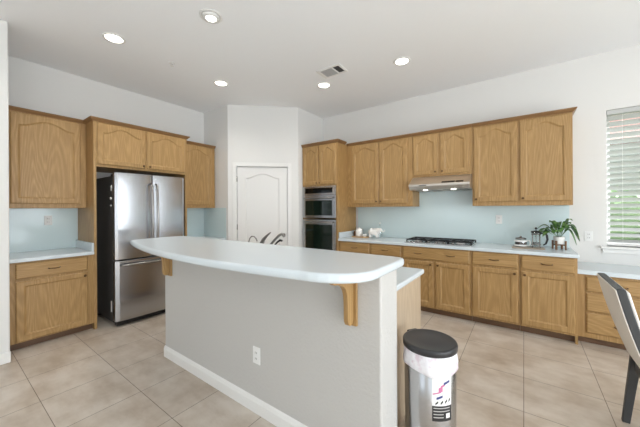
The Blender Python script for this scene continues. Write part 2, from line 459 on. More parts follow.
def cabinet(name, label, cat, loc, rotz, w, d, z0, z1, doors=(), drawers=(), crown=None, toe=0, sides=(0, 0), group=None, body_mat='oak'):
    """loc is the front left bottom corner of the run; doors: (x0,x1,z0,z1,arch,knob); drawers: (x0,x1,z0,z1,pulls)"""
    t = thing(name, label, cat, loc, rotz, group)
    mb = MB()
    if toe:
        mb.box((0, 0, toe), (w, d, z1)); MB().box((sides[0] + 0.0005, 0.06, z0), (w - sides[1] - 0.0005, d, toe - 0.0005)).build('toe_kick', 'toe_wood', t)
        mb.build('body', body_mat, t, bevel=0.0015)
        if sides[0]: MB().box((0, 0, z0), (sides[0], d, toe)).build('end_foot', body_mat, t)
        if sides[1]: MB().box((w - sides[1], 0, z0), (w, d, toe)).build('end_foot', body_mat, t)
    else:
        mb.box((0, 0, z0), (w, d, z1)); mb.build('body', body_mat, t, bevel=0.0015)
    for (a, b, c, e, arch, kb) in doors:
        st = min(0.058, (b - a) * 0.16)
        o = panel_door(MB(), a, b, c, e, st, arch).build('door', 'oak', t)
        if kb: knob(o, (a + 0.03 if 'l' in kb else b - 0.03), (e - 0.035 if 't' in kb else c + 0.035))
    for (a, b, c, e, pulls) in drawers:
        ix = 0.012
        m2 = MB(); P = lambda q, y: [(a + q, y, c + q), (b - q, y, c + q), (b - q, y, e - q), (a + q, y, e - q)]
        m2.loft([P(0, 0), P(0, -0.012), P(0.010, -0.02)])
        o = m2.build('drawer', 'oak_h', t)
        for px in pulls: pull(o, px, (c + e) / 2)
    if crown:
        mb = MB(); frustum_crown(mb, 0, w, d, z1 - 0.005, z1 + 0.035, left=crown[0], right=crown[1])
        mb.build('crown', 'oak_crown', t)
    return t
RZ = PI / 2
ZU0, ZU1 = 1.417, 2.442
AR = 0.07
# --- left wall
cabinet('base_cabinet', 'oak base cabinet with one drawer and one door, left of the refrigerator', 'cabinet', (XF, YS + 0.004, 0), RZ, 0.685, 0.605, 0, 0.876,
        doors=[(0.058, 0.625, 0.085, 0.685, 0, 'rt')], drawers=[(0.058, 0.625, 0.708, 0.862, [0.34])], toe=0.075)
cabinet('wall_cabinet', 'single door arched oak wall cabinet left of the refrigerator', 'cabinet', (XW + 0.35, YS + 0.004, 0), RZ, 0.685, 0.345, ZU0, ZU1,
        doors=[(0.055, 0.63, ZU0 + 0.048, ZU1 - 0.02, 0.07, '')], crown=(False, False))
t = thing('refrigerator_cabinet', 'deep two door oak cabinet spanning above the steel refrigerator', 'cabinet', (XF, 1.115, 0), RZ)
MB().box((0, 0, 0), (0.028, 0.605, ZU1)).build('side_panel', 'oak', t, bevel=0.0015)
MB().box((1.095, 0, 0), (1.123, 0.605, ZU1)).build('side_panel', 'oak', t, bevel=0.0015)
MB().box((0.0285, 0, 1.905), (1.0945, 0.605, ZU1)).build('body', 'oak', t, bevel=0.0015)
for a, b, kb in ((0.035, 0.553, 1), (0.572, 1.088, 0)):
    o = panel_door(MB(), a, b, 1.932, ZU1 - 0.015, 0.052, 0.07).build('door', 'oak', t)
    knob(o, b - 0.03 if kb else a + 0.03, 1.932 + 0.03)
mb = MB(); frustum_crown(mb, 0, 1.123, 0.24, ZU1 - 0.005, ZU1 + 0.035); mb.build('crown', 'oak_crown', t)
cabinet('wall_cabinet', 'narrow arched oak wall cabinet right of the refrigerator, beside grey return wall', 'cabinet', (XW + 0.35, 2.24, 0), RZ, 0.64, 0.345, ZU0, ZU1,
        doors=[(0.03, 0.575, ZU0 + 0.048, ZU1 - 0.02, 0.07, '')], crown=(False, False))
cabinet('base_cabinet', 'oak base cabinet right of the refrigerator, mostly behind the island', 'cabinet', (XF, 2.242, 0), RZ, 0.65, 0.605, 0, 0.876,
        doors=[(0.04, 0.61, 0.09, 0.685, 0, 'lt')], drawers=[(0.04, 0.61, 0.708, 0.862, [0.32])], toe=0.075)
# --- back wall, uppers
YU = YW - 0.33
cabinet('wall_cabinet', 'two door arched oak wall cabinet between oven tower and range hood', 'cabinet', (-2.405, YU, 0), 0, 1.093, 0.325, ZU0, ZU1,
        doors=[(0.088, 0.566, ZU0 + 0.048, ZU1 - 0.02, AR, 'rb'), (0.584, 1.022, ZU0 + 0.048, ZU1 - 0.02, AR, 'lb')], crown=(False, False))
cabinet('wall_cabinet', 'short two door arched oak wall cabinet above the range hood', 'cabinet', (-1.31, YU, 0), 0, 0.77, 0.325, 1.835, ZU1,
        doors=[(0.012, 0.352, 1.86, ZU1 - 0.02, 0.06, 'rb'), (0.382, 0.738, 1.86, ZU1 - 0.02, 0.06, 'lb')], crown=(False, False))
cabinet('wall_cabinet', 'wide two door arched oak wall cabinet right of the range hood', 'cabinet', (-0.538, YU, 0), 0, 0.976, 0.325, ZU0, ZU1,
        doors=[(0.018, 0.478, ZU0 + 0.05, ZU1 - 0.02, 0.075, 'lb'), (0.502, 0.962, ZU0 + 0.05, ZU1 - 0.02, 0.075, 'lb')], crown=(False, True))
# --- back wall, base
TOE = 0.08
cabinet('base_cabinet', 'oak base cabinet with two drawers over two doors beside oven tower', 'cabinet', (-2.405, YF, 0), 0, 1.037, 0.605, 0, 0.876,
        doors=[(0.04, 0.535, 0.1, 0.69, 0, 'rt'), (0.565, 1.02, 0.1, 0.69, 0, 'lt')], drawers=[(0.04, 0.535, 0.714, 0.866, [0.29]), (0.565, 1.02, 0.714, 0.866, [0.79])], toe=TOE)
cabinet('base_cabinet', 'oak base cabinet under the cooktop with one wide two-pull drawer front', 'cabinet', (-1.366, YF, 0), 0, 0.846, 0.605, 0, 0.876,
        doors=[(0.01, 0.41, 0.1, 0.69, 0, 'rt'), (0.44, 0.828, 0.1, 0.69, 0, 'lt')], drawers=[(0.01, 0.828, 0.714, 0.866, [0.215, 0.62])], toe=TOE)
cabinet('base_cabinet', 'oak base cabinet, one drawer over one door, right of the cooktop cabinet', 'cabinet', (-0.518, YF, 0), 0, 0.478, 0.605, 0, 0.876,
        doors=[(0.014, 0.462, 0.1, 0.69, 0, 'rt')], drawers=[(0.014, 0.462, 0.714, 0.866, [0.238])], toe=TOE)
cabinet('base_cabinet', 'oak base cabinet, one drawer over one door, at the end beside the desk', 'cabinet', (-0.038, YF, 0), 0, 0.478, 0.605, 0, 0.876,
        doors=[(0.014, 0.455, 0.1, 0.69, 0, 'lt')], drawers=[(0.014, 0.455, 0.714, 0.866, [0.235])], toe=TOE, sides=(0, 0.02))
# --- oven tower
TX0, TX1 = -3.127, -2.407
YT0 = YF - 0.03
t = thing('oven_cabinet', 'tall oak oven tower with two arched doors above the ovens', 'cabinet', (TX0, YT0, 0), 0)
W = TX1 - TX0; zt = 2.458
MB().box((0, 0, 0.08), (0.03, 0.605, zt)).build('side_panel', 'oak', t, bevel=0.0015)
MB().box((W - 0.03, 0, 0.0), (W, 0.605, zt)).build('side_panel', 'oak', t, bevel=0.0015)
MB().box((0.0305, 0, 1.765), (W - 0.0305, 0.605, zt)).box((0.0305, 0.0, 0.08), (W - 0.0305, 0.605, 0.505)).box((0.0305, 0.59, 0.505), (W - 0.0305, 0.605, 1.765)).build('body', 'oak', t, bevel=0.0015)
for a, b, kb in ((0.02, 0.352, 1), (0.368, W - 0.02, 0)):
    o = panel_door(MB(), a, b, 1.79, zt - 0.02, 0.05, 0.06).build('door', 'oak', t); knob(o, b - 0.025 if kb else a + 0.025, 1.82)
m2 = MB(); panel_door(m2, 0.03, W - 0.03, 0.12, 0.48, 0.058, 0); o = m2.build('drawer', 'oak_h', t); pull(o, W / 2, 0.40)
mb = MB(); frustum_crown(mb, 0, W, 0.24, zt - 0.005, zt + 0.04, left=False); mb.build('crown', 'oak_crown', t)
# --- desk run
cabinet('desk_cabinet', 'low oak three drawer cabinet under the desk counter', 'cabinet', (0.4405, YF + 0.06, 0), 0, 0.60, 0.545, 0, 0.712,
        drawers=[(0.068, 0.558, 0.545, 0.69, [0.313]), (0.068, 0.558, 0.345, 0.525, [0.313]), (0.068, 0.558, 0.125, 0.325, [0.313])], toe=0.07)
cabinet('desk_cabinet', 'oak drawer cabinet under far end of the desk counter', 'cabinet', (2.3, YF + 0.06, 0), 0, 0.5, 0.545, 0, 0.712,
        drawers=[(0.04, 0.46, 0.545, 0.69, [0.25]), (0.04, 0.46, 0.345, 0.525, [0.25]), (0.04, 0.46, 0.125, 0.325, [0.25])], toe=0.07)
tag(MB().prism(round_rect(0.4405, 2.84, YF + 0.03, YW - 0.002, 0.004), 0.713, 0.757).build('desk_counter', 'counter', bevel=0.008, seg=3),
    'pale low desk counter below the window', 'countertop')

# ------------------------------------------------------------------ countertops
def counter(name, label, parts, **kw):
    mb = MB()
    for a, b in parts: mb.box(a, b)
    return tag(mb.build(name, 'counter', bevel=kw.get('bevel', 0.006), seg=3), label, 'countertop')
c = counter('kitchen_counter', 'long pale counter along the back wall holding the cooktop', [((-2.404, YF - 0.03, 0.877), (0.452, YW - 0.009, 0.914))])
MB().box((-2.403, YF - 0.01, 0.9145), (-2.381, YW - 0.009, 1.01)).build('end_splash', 'counter', c, bevel=0.004)
c = counter('kitchen_counter', 'short pale counter on the cabinet left of the refrigerator', [((XW + 0.009, YS + 0.004, 0.877), (XF + 0.03, 1.112, 0.914))])
MB().box((XW + 0.009, 1.09, 0.9145), (XF + 0.02, 1.112, 1.01)).build('end_splash', 'counter', c, bevel=0.004)
c = counter('kitchen_counter', 'small pale counter right of the refrigerator, behind the island bar', [((XW + 0.009, 2.242, 0.877), (XF + 0.03, P1[1] - 0.009, 0.914))])
SPL = 'glass_splash'
tag(MB().box((XW + 0.001, YS + 0.004, 0.878), (XW + 0.008, 1.112, ZU0 - 0.002)).build('backsplash', SPL), 'aqua backsplash panel behind the counter left of refrigerator', 'backsplash')
s = MB().box((XW + 0.001, 2.242, 0.878), (XW + 0.008, P1[1] - 0.009, ZU0 - 0.002))
tag(s.build('backsplash', SPL), 'aqua backsplash panel under the narrow cabinet right of refrigerator', 'backsplash')
tag(MB().box((XW + 0.001, P1[1] - 0.008, 0.878), (-4.03, P1[1] - 0.001, ZU0 - 0.002)).build('backsplash', SPL), 'shaded teal backsplash panel on the return wall beside pantry door', 'backsplash')
tag(MB().box((-2.38, YW - 0.008, 0.878), (0.438, YW - 0.001, ZU0 - 0.002)).box((-1.309, YW - 0.008, ZU0 - 0.002), (-0.54, YW - 0.001, 1.83)).build('backsplash', SPL),
    'long pale aqua backsplash behind the cooktop', 'backsplash')

# ------------------------------------------------------------------ island
def arc3(p0, p1, p2, n):
    ax, ay = p0; bx, by = p1; cx, cy = p2
    d = 2 * (ax * (by - cy) + bx * (cy - ay) + cx * (ay - by))
    ux = ((ax*ax+ay*ay)*(by-cy) + (bx*bx+by*by)*(cy-ay) + (cx*cx+cy*cy)*(ay-by)) / d
    uy = ((ax*ax+ay*ay)*(cx-bx) + (bx*bx+by*by)*(ax-cx) + (cx*cx+cy*cy)*(bx-ax)) / d
    r = math.hypot(ax-ux, ay-uy); a0 = math.atan2(ay-uy, ax-ux); a2 = math.atan2(cy-uy, cx-ux)
    while a2 < a0: a2 += 2 * PI
    return [(ux + r*math.cos(a0 + (a2-a0)*i/n), uy + r*math.sin(a0 + (a2-a0)*i/n)) for i in range(n + 1)]
front = arc3((-2.955, 1.085), (-1.70, 0.905), (-0.83, 0.978), 28)
corner = [(-0.83 + 0.288 * math.sin(a), 1.205 - 0.227 * math.cos(a)) for a in [PI/2 * i / 9 for i in range(1, 10)]]
bar_poly = front + corner + [(-0.541, 1.42), (-0.543, 1.54), (-0.553, 1.585), (-0.58, 1.607), (-0.64, 1.614), (-1.6, 1.614), (-2.86, 1.614), (-2.93, 1.60), (-2.975, 1.56), (-3.005, 1.48), (-3.015, 1.36), (-3.01, 1.24), (-2.995, 1.14), (-2.98, 1.105)]
tag(MB().prism(bar_poly, 1.065, 1.11).build('bar_top', 'counter', bevel=0.018, seg=4), 'large pale curved raised bar top on the island half wall', 'countertop')
isl = cabinet('island_cabinet', 'oak island cabinet with plain end panel behind the half wall', 'cabinet', (-0.66, 2.235, 0), PI, 2.12, 0.70, 0, 0.876,
        doors=[(0.02 + i * 0.42, 0.42 + i * 0.42, 0.1, 0.69, 0, 'rt') for i in range(5)], drawers=[(0.02 + i * 0.42, 0.42 + i * 0.42, 0.714, 0.866, [0.22 + i * 0.42]) for i in range(5)], toe=TOE, sides=(0.02, 0))
MB().box((-0.006, 0.0, 0.0), (-0.0002, 0.70, 0.876)).build('end_panel', 'oak_sheen', isl)
ic = counter('island_counter', 'lower pale counter at the island end behind the raised bar', [((-2.80, 1.5305, 0.877), (-0.635, 2.275, 0.914))], bevel=0.01)

def corbel(label, x):
    t = thing('corbel', label, 'corbel', (x, IY0 - 0.0005, IZ - 0.0005), 0, 'wooden corbels under the bar')
    MB().box((-0.03, -0.018, -0.285), (0.03, 0, 0)).build('back_plate', 'oak', t, bevel=0.003)
    pr = [(-0.0185, 0), (-0.0185, -0.25), (-0.028, -0.268), (-0.045, -0.274), (-0.062, -0.268), (-0.072, -0.25)]
    for i in range(0, 13):
        a = i / 12; pr.append((-0.074 - 0.004 * a - 0.115 * a ** 4.0, -0.23 + 0.195 * (1 - (1 - a) ** 1.5)))
    pr += [(-0.205, -0.028), (-0.212, -0.018), (-0.212, 0)]
    mb = MB(); mb.loft([[(-0.014, y, z) for y, z in pr], [(0.014, y, z) for y, z in pr]])
    mb.build('bracket', 'oak', t, bevel=0.003)
    return t
corbel('curved oak corbel bracket under the right end of the bar top', -0.735)
corbel('oak corbel bracket under the left end of bar, before refrigerator', -2.665)

# ------------------------------------------------------------------ refrigerator
FY0, FW = 1.265, 0.832
t = thing('refrigerator', 'stainless french door refrigerator with bottom freezer drawer', 'refrigerator', (-3.875, FY0, 0), RZ)
MB().box((0.004, 0.075, 0.05), (FW - 0.004, 0.77, 1.80)).build('body', 'dark_side', t, bevel=0.006)
MB().box((0.02, 0.03, 0.012), (FW - 0.02, 0.1, 0.055)).build('toe_grille', 'black', t, bevel=0.006)
MB().box((0.02, 0.66, 0.0), (FW - 0.02, 0.74, 0.05)).build('rear_foot', 'black', t, bevel=0.006)
def fdoor(name, x0, x1, z0, z1, n=14, bow=0.016):
    mb = MB(); pts = []
    for i in range(n + 1):
        s = i / n; x = x0 + (x1 - x0) * s
        e = min(s, 1 - s) * (x1 - x0)
        y = -bow * (1 - (2 * s - 1) ** 2) + 0.0 + (0.012 * (1 - min(1, e / 0.02)) ** 2)
        pts.append((x, y))
    pts += [(x1, 0.07), (x0, 0.07)]
    mb.loft([[(x, y, z0) for x, y in pts], [(x, y, z1) for x, y in pts]])
    o = mb.build(name, 'steel_fridge', t, bevel=0.003)
    return o
d1 = fdoor('door', 0, FW / 2 - 0.003, 0.80, 1.835); d2 = fdoor('door', FW / 2 + 0.003, FW, 0.80, 1.835); d3 = fdoor('freezer_drawer', 0, FW, 0.075, 0.785, 20, 0.02)
def bow_handle(x, z0, z1, par):
    pts = [(x, -0.012, z0)] + [(x, -0.055 - 0.02 * math.sin(PI * i / 10), z0 + 0.02 + (z1 - z0 - 0.04) * i / 10) for i in range(11)] + [(x, -0.012, z1)]
    MB().tube(pts, 0.0125, 12).build('handle', 'chrome', par)
bow_handle(FW / 2 - 0.032, 0.87, 1.72, d1); bow_handle(FW / 2 + 0.032, 0.87, 1.72, d2)
pts = [(0.06, -0.012, 0.735)] + [(0.06 + 0.01 + (FW - 0.14) * i / 10, -0.06 - 0.015 * math.sin(PI * i / 10), 0.735) for i in range(11)] + [(FW - 0.06, -0.012, 0.735)]
MB().tube(pts, 0.016, 12).build('handle', 'chrome', d3)
MB().box((FW - 0.16, -0.008, 1.775), (FW - 0.09, -0.0055, 1.787)).build('badge', 'white_plastic', d2)
MB().box((0.02, 0.08, 1.8005), (0.10, 0.2, 1.825)).build('hinge_cover', 'black', t, bevel=0.004)
MB().box((FW - 0.10, 0.08, 1.8005), (FW - 0.02, 0.2, 1.825)).build('hinge_cover', 'black', t, bevel=0.004)
MB().box((0.0015, 0.12, 0.17), (0.0038, 0.15, 0.30)).build('side_label', 'white_plastic', t)
for k, (dy, z, lab) in enumerate(((0.115, 1.655, 'irregular white magnet, largest and topmost on the dark refrigerator side'), (0.13, 1.53, 'small white round magnet, middle one on refrigerator side'), (0.125, 1.445, 'small white oval magnet, lowest on the refrigerator side'))):
    X = -3.875 - dy; Y = FY0 + 0.004
    mb = MB()
    if k == 0:
        pts = [(-0.02, -0.03), (0.004, -0.035), (0.014, -0.008), (0.034, 0.004), (0.012, 0.012), (0.01, 0.034), (-0.006, 0.016), (-0.028, 0.022), (-0.014, 0.0)]
        mb.loft([[(X + a, Y - 0.005, z + b) for a, b in pts], [(X + a, Y - 0.0005, z + b) for a, b in pts]])
    else:
        mb.loft([[(X + 0.016 * math.cos(2*PI*i/14), Y - 0.006, z + (0.016 if k == 1 else 0.010) * math.sin(2*PI*i/14)) for i in range(14)],
                 [(X + 0.016 * math.cos(2*PI*i/14), Y - 0.0005, z + (0.016 if k == 1 else 0.010) * math.sin(2*PI*i/14)) for i in range(14)]])
    tag(mb.build('fridge_magnet', 'white_plastic'), lab, 'magnet', 'magnets on the refrigerator side')

# ------------------------------------------------------------------ wall oven and microwave
OW = W - 0.062
def oven(name, label, cat, z0, z1, ctrl):
    t = thing(name, label, cat, (TX0 + 0.031, YT0, z0), 0)
    hh = z1 - z0
    MB().box((0.01, 0.0, 0.004), (OW - 0.01, 0.55, hh - 0.004)).build('body', 'steel_h', t)
    dz = hh - ctrl
    mb = MB().box((-0.012, -0.03, 0.004), (OW + 0.012, -0.001, dz - 0.004))
    d = mb.build('door', 'steel_h', t, bevel=0.004)
    MB().box((0.055, -0.034, 0.045), (OW - 0.055, -0.0302, dz - 0.085)).build('window', 'oven_glass', d, bevel=0.001)
    z = dz - 0.045
    MB().tube([(0.04, -0.03, z), (0.042, -0.065, z), (0.07, -0.075, z), (OW - 0.07, -0.075, z), (OW - 0.042, -0.065, z), (OW - 0.04, -0.03, z)], 0.011, 10).build('handle', 'chrome', d)
    if ctrl:
        c_ = MB().box((-0.012, -0.03, dz + 0.001), (OW + 0.012, -0.001, hh)).build('control_panel', 'steel_h', t, bevel=0.004)
        MB().box((0.05, -0.0325, dz + 0.035), (OW - 0.05, -0.0302, hh - 0.03)).build('display', 'black_gloss', c_)
        MB().box((OW/2 - 0.05, -0.034, dz + 0.055), (OW/2 + 0.05, -0.0326, hh - 0.045)).build('clock_window', 'screen', c_)
    return t
oven('microwave_oven', 'upper built-in stainless microwave oven with control panel', 'oven', 1.235, 1.764, 0.15)
oven('wall_oven', 'lower built-in stainless wall oven with dark glass door', 'oven', 0.51, 1.215, 0)

# ------------------------------------------------------------------ range hood
t = thing('range_hood', 'slim stainless range hood under the short cabinet', 'hood', (-1.308, YW - 0.52, 1.645), 0)
pr = [(0.0, 0.045), (0.0, 0.072), (0.185, 0.188), (0.51, 0.188), (0.51, 0.0), (0.05, 0.0)]
MB().loft([[(0, y, z) for y, z in pr], [(0.764, y, z) for y, z in pr]]).build('canopy', 'hood_steel', t, bevel=0.003)
MB().box((0.05, 0.16, -0.006), (0.34, 0.48, -0.0005)).build('filter', 'steel_dark', t, bevel=0.002)
MB().box((0.42, 0.16, -0.006), (0.71, 0.48, -0.0005)).build('filter', 'steel_dark', t, bevel=0.002)
# sloped control strip on the front face
def on_slope(mb, x0, x1, s0, s1, off=0.0015, th=0.002):
    A = Vector((0, 0.0, 0.072)); B = Vector((0, 0.185, 0.188)); n = Vector((0, -0.116, 0.185)).normalized()
    q = [A.lerp(B, s0), A.lerp(B, s1)]
    lo = [Vector((x0, 0, 0)) + q[0], Vector((x1, 0, 0)) + q[0], Vector((x1, 0, 0)) + q[1], Vector((x0, 0, 0)) + q[1]]
    mb.loft([[tuple(p + n * 0.0004) for p in lo], [tuple(p + n * off) for p in lo]])
mb = MB(); on_slope(mb, 0.43, 0.59, 0.06, 0.26); on_slope(mb, 0.60, 0.69, 0.06, 0.26); mb.build('switch_strip', 'black', t)
mb = MB().box((0.14, -0.0015, 0.048), (0.24, -0.0003, 0.062)); mb.build('badge', 'chrome', t)
for x in (0.2, 0.56):
    MB().lathe([(0.028, -0.009), (0.03, -0.007), (0.03, 0)], c=(x, 0.11, -0.0005), seg=18).build('lamp_lens', 'lamp', t)
    ld = bpy.data.lights.new('hood_lamp', 'SPOT'); ld.energy = 1.6; ld.color = (1.0, 0.97, 0.93); ld.spot_size = 2.7; ld.spot_blend = 0.8; ld.shadow_soft_size = 0.03
    lo = bpy.data.objects.new('hood_lamp', ld); COL.objects.link(lo); lo.parent = t; lo.location = (x, 0.11, -0.025)

# ------------------------------------------------------------------ cooktop
t = thing('gas_cooktop', 'black and steel gas cooktop set in the back counter', 'cooktop', (-1.36, 3.885, 0.9145), 0)
CW, CD = 0.84, 0.50
MB().prism(round_rect(0, CW, 0, CD, 0.02), 0, 0.012).build('pan', 'steel_h', t, bevel=0.004)
bx = [(0.15, 0.16), (0.15, 0.38), (0.42, 0.26), (0.69, 0.16), (0.69, 0.38)]
for x, y in bx:
    b = MB().lathe([(0.05, 0), (0.048, 0.008), (0.03, 0.01), (0.03, 0.016)], c=(x, y, 0.0122), seg=20).build('burner', 'soft_grey', t)
    MB().lathe([(0.034, 0), (0.034, 0.006), (0.028, 0.009)], c=(x, y, 0.0283), seg=20).build('burner_cap', 'iron', b)
for x0 in (0.015, 0.29, 0.565):
    g = MB(); x1 = x0 + 0.26; y0, y1 = 0.075, CD - 0.02; z = 0.042
    for a, b in (((x0, y0), (x1, y0)), ((x0, y1), (x1, y1)), ((x0, y0), (x0, y1)), ((x1, y0), (x1, y1)), ((x0 + 0.13, y0), (x0 + 0.13, y1)), ((x0, 0.16), (x1, 0.16)), ((x0, 0.26), (x1, 0.26)), ((x0, 0.38), (x1, 0.38))):
        g.box((min(a[0], b[0]) - 0.006, min(a[1], b[1]) - 0.006, z - 0.010), (max(a[0], b[0]) + 0.006, max(a[1], b[1]) + 0.006, z))
    for a in (x0, x1):
        for b in (y0, y1): g.box((a - 0.007, b - 0.007, 0.0125), (a + 0.007, b + 0.007, z - 0.01))
    g.build('grate', 'iron', t)
for i in range(5):
    k = MB().lathe([(0.018, 0), (0.017, 0.016), (0.012, 0.02)], c=(0.22 + i * 0.1, 0.038, 0.0122), seg=14).build('knob', 'chrome', t)

# ------------------------------------------------------------------ taps on the island
YT = 1.77
def at(px, py, Y):
    u = px - 320; v = py - 208.56; u, v = u + v * -0.0057, v - u * -0.0057
    dx = -math.sin(YAW) + math.cos(YAW) * u / F_PX; dy = math.cos(YAW) + math.sin(YAW) * u / F_PX; k = Y / dy
    return (dx * k, Y, CAM_H - v / F_PX * k)
t = thing('filter_tap', 'small thin gooseneck water tap, leftmost behind the bar', 'tap', (-2.115, YT, 0.9145))
MB().lathe([(0.022, 0), (0.022, 0.01), (0.012, 0.02), (0.009, 0.05)], seg=16).build('base', 'chrome', t)
MB().tube([(0, 0, 0.04), (0, 0, 0.17), (0.012, 0, 0.20), (0.038, 0, 0.222), (0.075, 0, 0.222), (0.105, 0, 0.20), (0.115, 0, 0.18)], 0.006, 10).build('spout', 'steel_dark', t)
MB().box((-0.045, -0.004, 0.05), (-0.012, 0.004, 0.058)).build('lever', 'steel_dark', t, bevel=0.002)
t = thing('sink_faucet', 'brushed steel pull-out faucet with raised lever behind the bar', 'faucet', (-1.905, YT, 0.9145))
MB().lathe([(0.03, 0), (0.03, 0.012), (0.024, 0.03), (0.024, 0.12), (0.018, 0.14)], seg=20).build('base', 'chrome', t)
MB().tube([(-0.03, 0, 0.1), (-0.035, 0, 0.16), (-0.01, 0, 0.20), (0.03, 0, 0.235), (0.07, 0, 0.262), (0.085, 0, 0.272)], [0.018, 0.022, 0.018, 0.011, 0.007, 0.004], 12).build('lever', 'steel_dark', t)
t2 = thing('sink_faucet', 'low arched steel spout, rightmost of the taps behind the bar', 'faucet', (-1.825, YT, 0.9145))
MB().lathe([(0.026, 0), (0.026, 0.012), (0.018, 0.03), (0.016, 0.13)], seg=18).build('base', 'chrome', t2)
MB().tube([(0, 0, 0.12), (0.0, 0, 0.16), (0.05, 0, 0.205), (0.10, 0, 0.245), (0.135, 0, 0.262), (0.155, 0, 0.255), (0.165, 0, 0.24)], [0.013, 0.012, 0.011, 0.011, 0.011, 0.012, 0.011], 12).build('spout', 'steel_dark', t2)
MB().tube([(0.012, 0, 0.12), (0.04, 0.0, 0.15), (0.085, 0.0, 0.19), (0.118, 0.0, 0.208), (0.14, 0.0, 0.204)], [0.007, 0.007, 0.008, 0.010, 0.009], 10).build('sprayer', 'black', t2)

# ------------------------------------------------------------------ outlets
def outlet(label, loc, rotz, gang=1, switch=False, kind='outlet'):
    t = thing('wall_outlet' if kind == 'outlet' else 'wall_switch', label, kind, loc, rotz)
    w_ = 0.036 * 1.0 + 0.023 * (gang - 1)
    MB().box((-w_, -0.006, -0.058), (w_, 0, 0.058)).build('plate', 'white_plastic', t, bevel=0.003)
    for g in range(gang):
        cx = (g - (gang - 1) / 2) * 0.046
        for s in (-1, 1):
            r = MB().box((cx - 0.016, -0.009, s * 0.02 - 0.014), (cx + 0.016, -0.0062, s * 0.02 + 0.014)).build('socket', 'white_plastic', t, bevel=0.004)
            MB().box((cx - 0.008, -0.0098, s * 0.02 - 0.005), (cx - 0.005, -0.0091, s * 0.02 + 0.006)).box((cx + 0.005, -0.0098, s * 0.02 - 0.005), (cx + 0.008, -0.0091, s * 0.02 + 0.006)).build('slots', 'slot', r)
    return t
outlet('white outlet on the backsplash left of the refrigerator', (XW + 0.0085, 0.834, 1.27), RZ, 1)
outlet('white outlet on the backsplash between the cooktop and french press', (-0.268, YW - 0.0085, 1.235), 0)
outlet('white outlet on the bare wall between backsplash and window', (0.605, YW - 0.0005, 1.06), 0, 1)
outlet('white outlet low on the island half wall', (-1.488, IY0 - 0.0005, 0.39), 0)

# ------------------------------------------------------------------ things on the back counter
ZC = 0.9145
tr = MB().prism(round_rect(-2.33, -2.03, 4.10, 4.27, 0.03), ZC, ZC + 0.014)
tag(tr.build('wooden_tray', 'tray_wood', bevel=0.003), 'light wooden tray under the white canister by oven tower', 'tray')
t = thing('white_canister', 'white ceramic canister with lid on the wooden tray', 'canister', (-2.225, 4.19, ZC + 0.0145)); t.scale = (1.15, 1.15, 1.15)
MB().lathe([(0.045, 0), (0.052, 0.006), (0.052, 0.085), (0.048, 0.09)], seg=24).build('jar', 'ceramic', t)
MB().lathe([(0.05, 0.0905), (0.052, 0.098), (0.045, 0.106), (0.014, 0.110), (0.010, 0.115), (0.014, 0.126), (0.006, 0.131)], seg=24).build('lid', 'ceramic', t)
tag(MB().lathe([(0.018, 0), (0.022, 0.003), (0.036, 0.03), (0.038, 0.045), (0.034, 0.045), (0.03, 0.03), (0.015, 0.008)], c=(-2.105, 4.150, ZC + 0.0145), seg=22).build('small_bowl', 'ceramic'),
    'tiny white bowl between the canister and elephant figurine', 'bowl')
tag(MB().box((-2.377, 4.27, ZC), (-2.30, 4.41, ZC + 0.09)).build('tea_box', 'pot_wood', bevel=0.004), 'small dark brown wooden box in the corner by oven tower', 'box')
# elephant
t = thing('elephant_figurine', 'white elephant figurine with raised trunk beside small bowl', 'figurine', (-1.94, 4.18, ZC)); t.scale = (1.4, 1.4, 1.4)
def skin(name, edges, verts, m, parent, lv=2):
    me = bpy.data.meshes.new(name); me.from_pydata([v[:3] for v in verts], edges, []); me.materials.append(M[m])
    o = bpy.data.objects.new(name, me); COL.objects.link(o); o.parent = parent
    sk = o.modifiers.new('skin', 'SKIN'); sv = me.skin_vertices[0].data
    for i, v in enumerate(verts): sv[i].radius = (v[3], v[3])
    sv[0].use_root = True; sk.use_smooth_shade = True
    q = o.modifiers.new('round', 'SUBSURF'); q.levels = lv; q.render_levels = lv
    return o
V = [(0, 0, 0.078, 0.036), (-0.04, 0, 0.078, 0.035), (0.035, 0, 0.082, 0.033), (0.068, 0, 0.095, 0.026), (0.088, 0, 0.088, 0.012), (0.10, 0, 0.075, 0.008), (0.113, 0, 0.082, 0.006), (0.12, 0, 0.10, 0.005),
     (-0.05, 0.02, 0.04, 0.014), (-0.05, 0.02, 0.003, 0.013), (-0.05, -0.02, 0.04, 0.014), (-0.05, -0.02, 0.003, 0.013), (0.035, 0.02, 0.04, 0.014), (0.035, 0.02, 0.003, 0.013), (0.035, -0.02, 0.04, 0.014), (0.035, -0.02, 0.003, 0.013),
     (-0.072, 0, 0.085, 0.006), (-0.085, 0, 0.05, 0.003)]
E_ = [(0, 1), (0, 2), (2, 3), (3, 4), (4, 5), (5, 6), (6, 7), (1, 8), (8, 9), (1, 10), (10, 11), (2, 12), (12, 13), (2, 14), (14, 15), (1, 16), (16, 17)]
skin('body', E_, V, 'ceramic', t)
for s in (-1, 1):
    e = MB().lathe([(0.002, -0.003), (0.024, -0.0015), (0.026, 0), (0.024, 0.0015), (0.002, 0.003)], seg=16, sx=0.8)
    o = e.build('ear', 'ceramic', t); o.location = (0.052, s * 0.03, 0.092); o.rotation_euler = (PI/2 + s * 0.3, 0, 0.5 * s)
t = thing('glass_bottle', 'tall clear glass bottle behind the elephant figurine', 'bottle', (-1.93, 4.36, ZC))
MB().lathe([(0.034, 0), (0.036, 0.01), (0.036, 0.12), (0.014, 0.16), (0.012, 0.215), (0.014, 0.22)], seg=20).build('glass_body', 'jar_glass', t)
MB().lathe([(0.010, 0.2205), (0.013, 0.226), (0.012, 0.24)], seg=14).build('stopper', 'white_plastic', t)

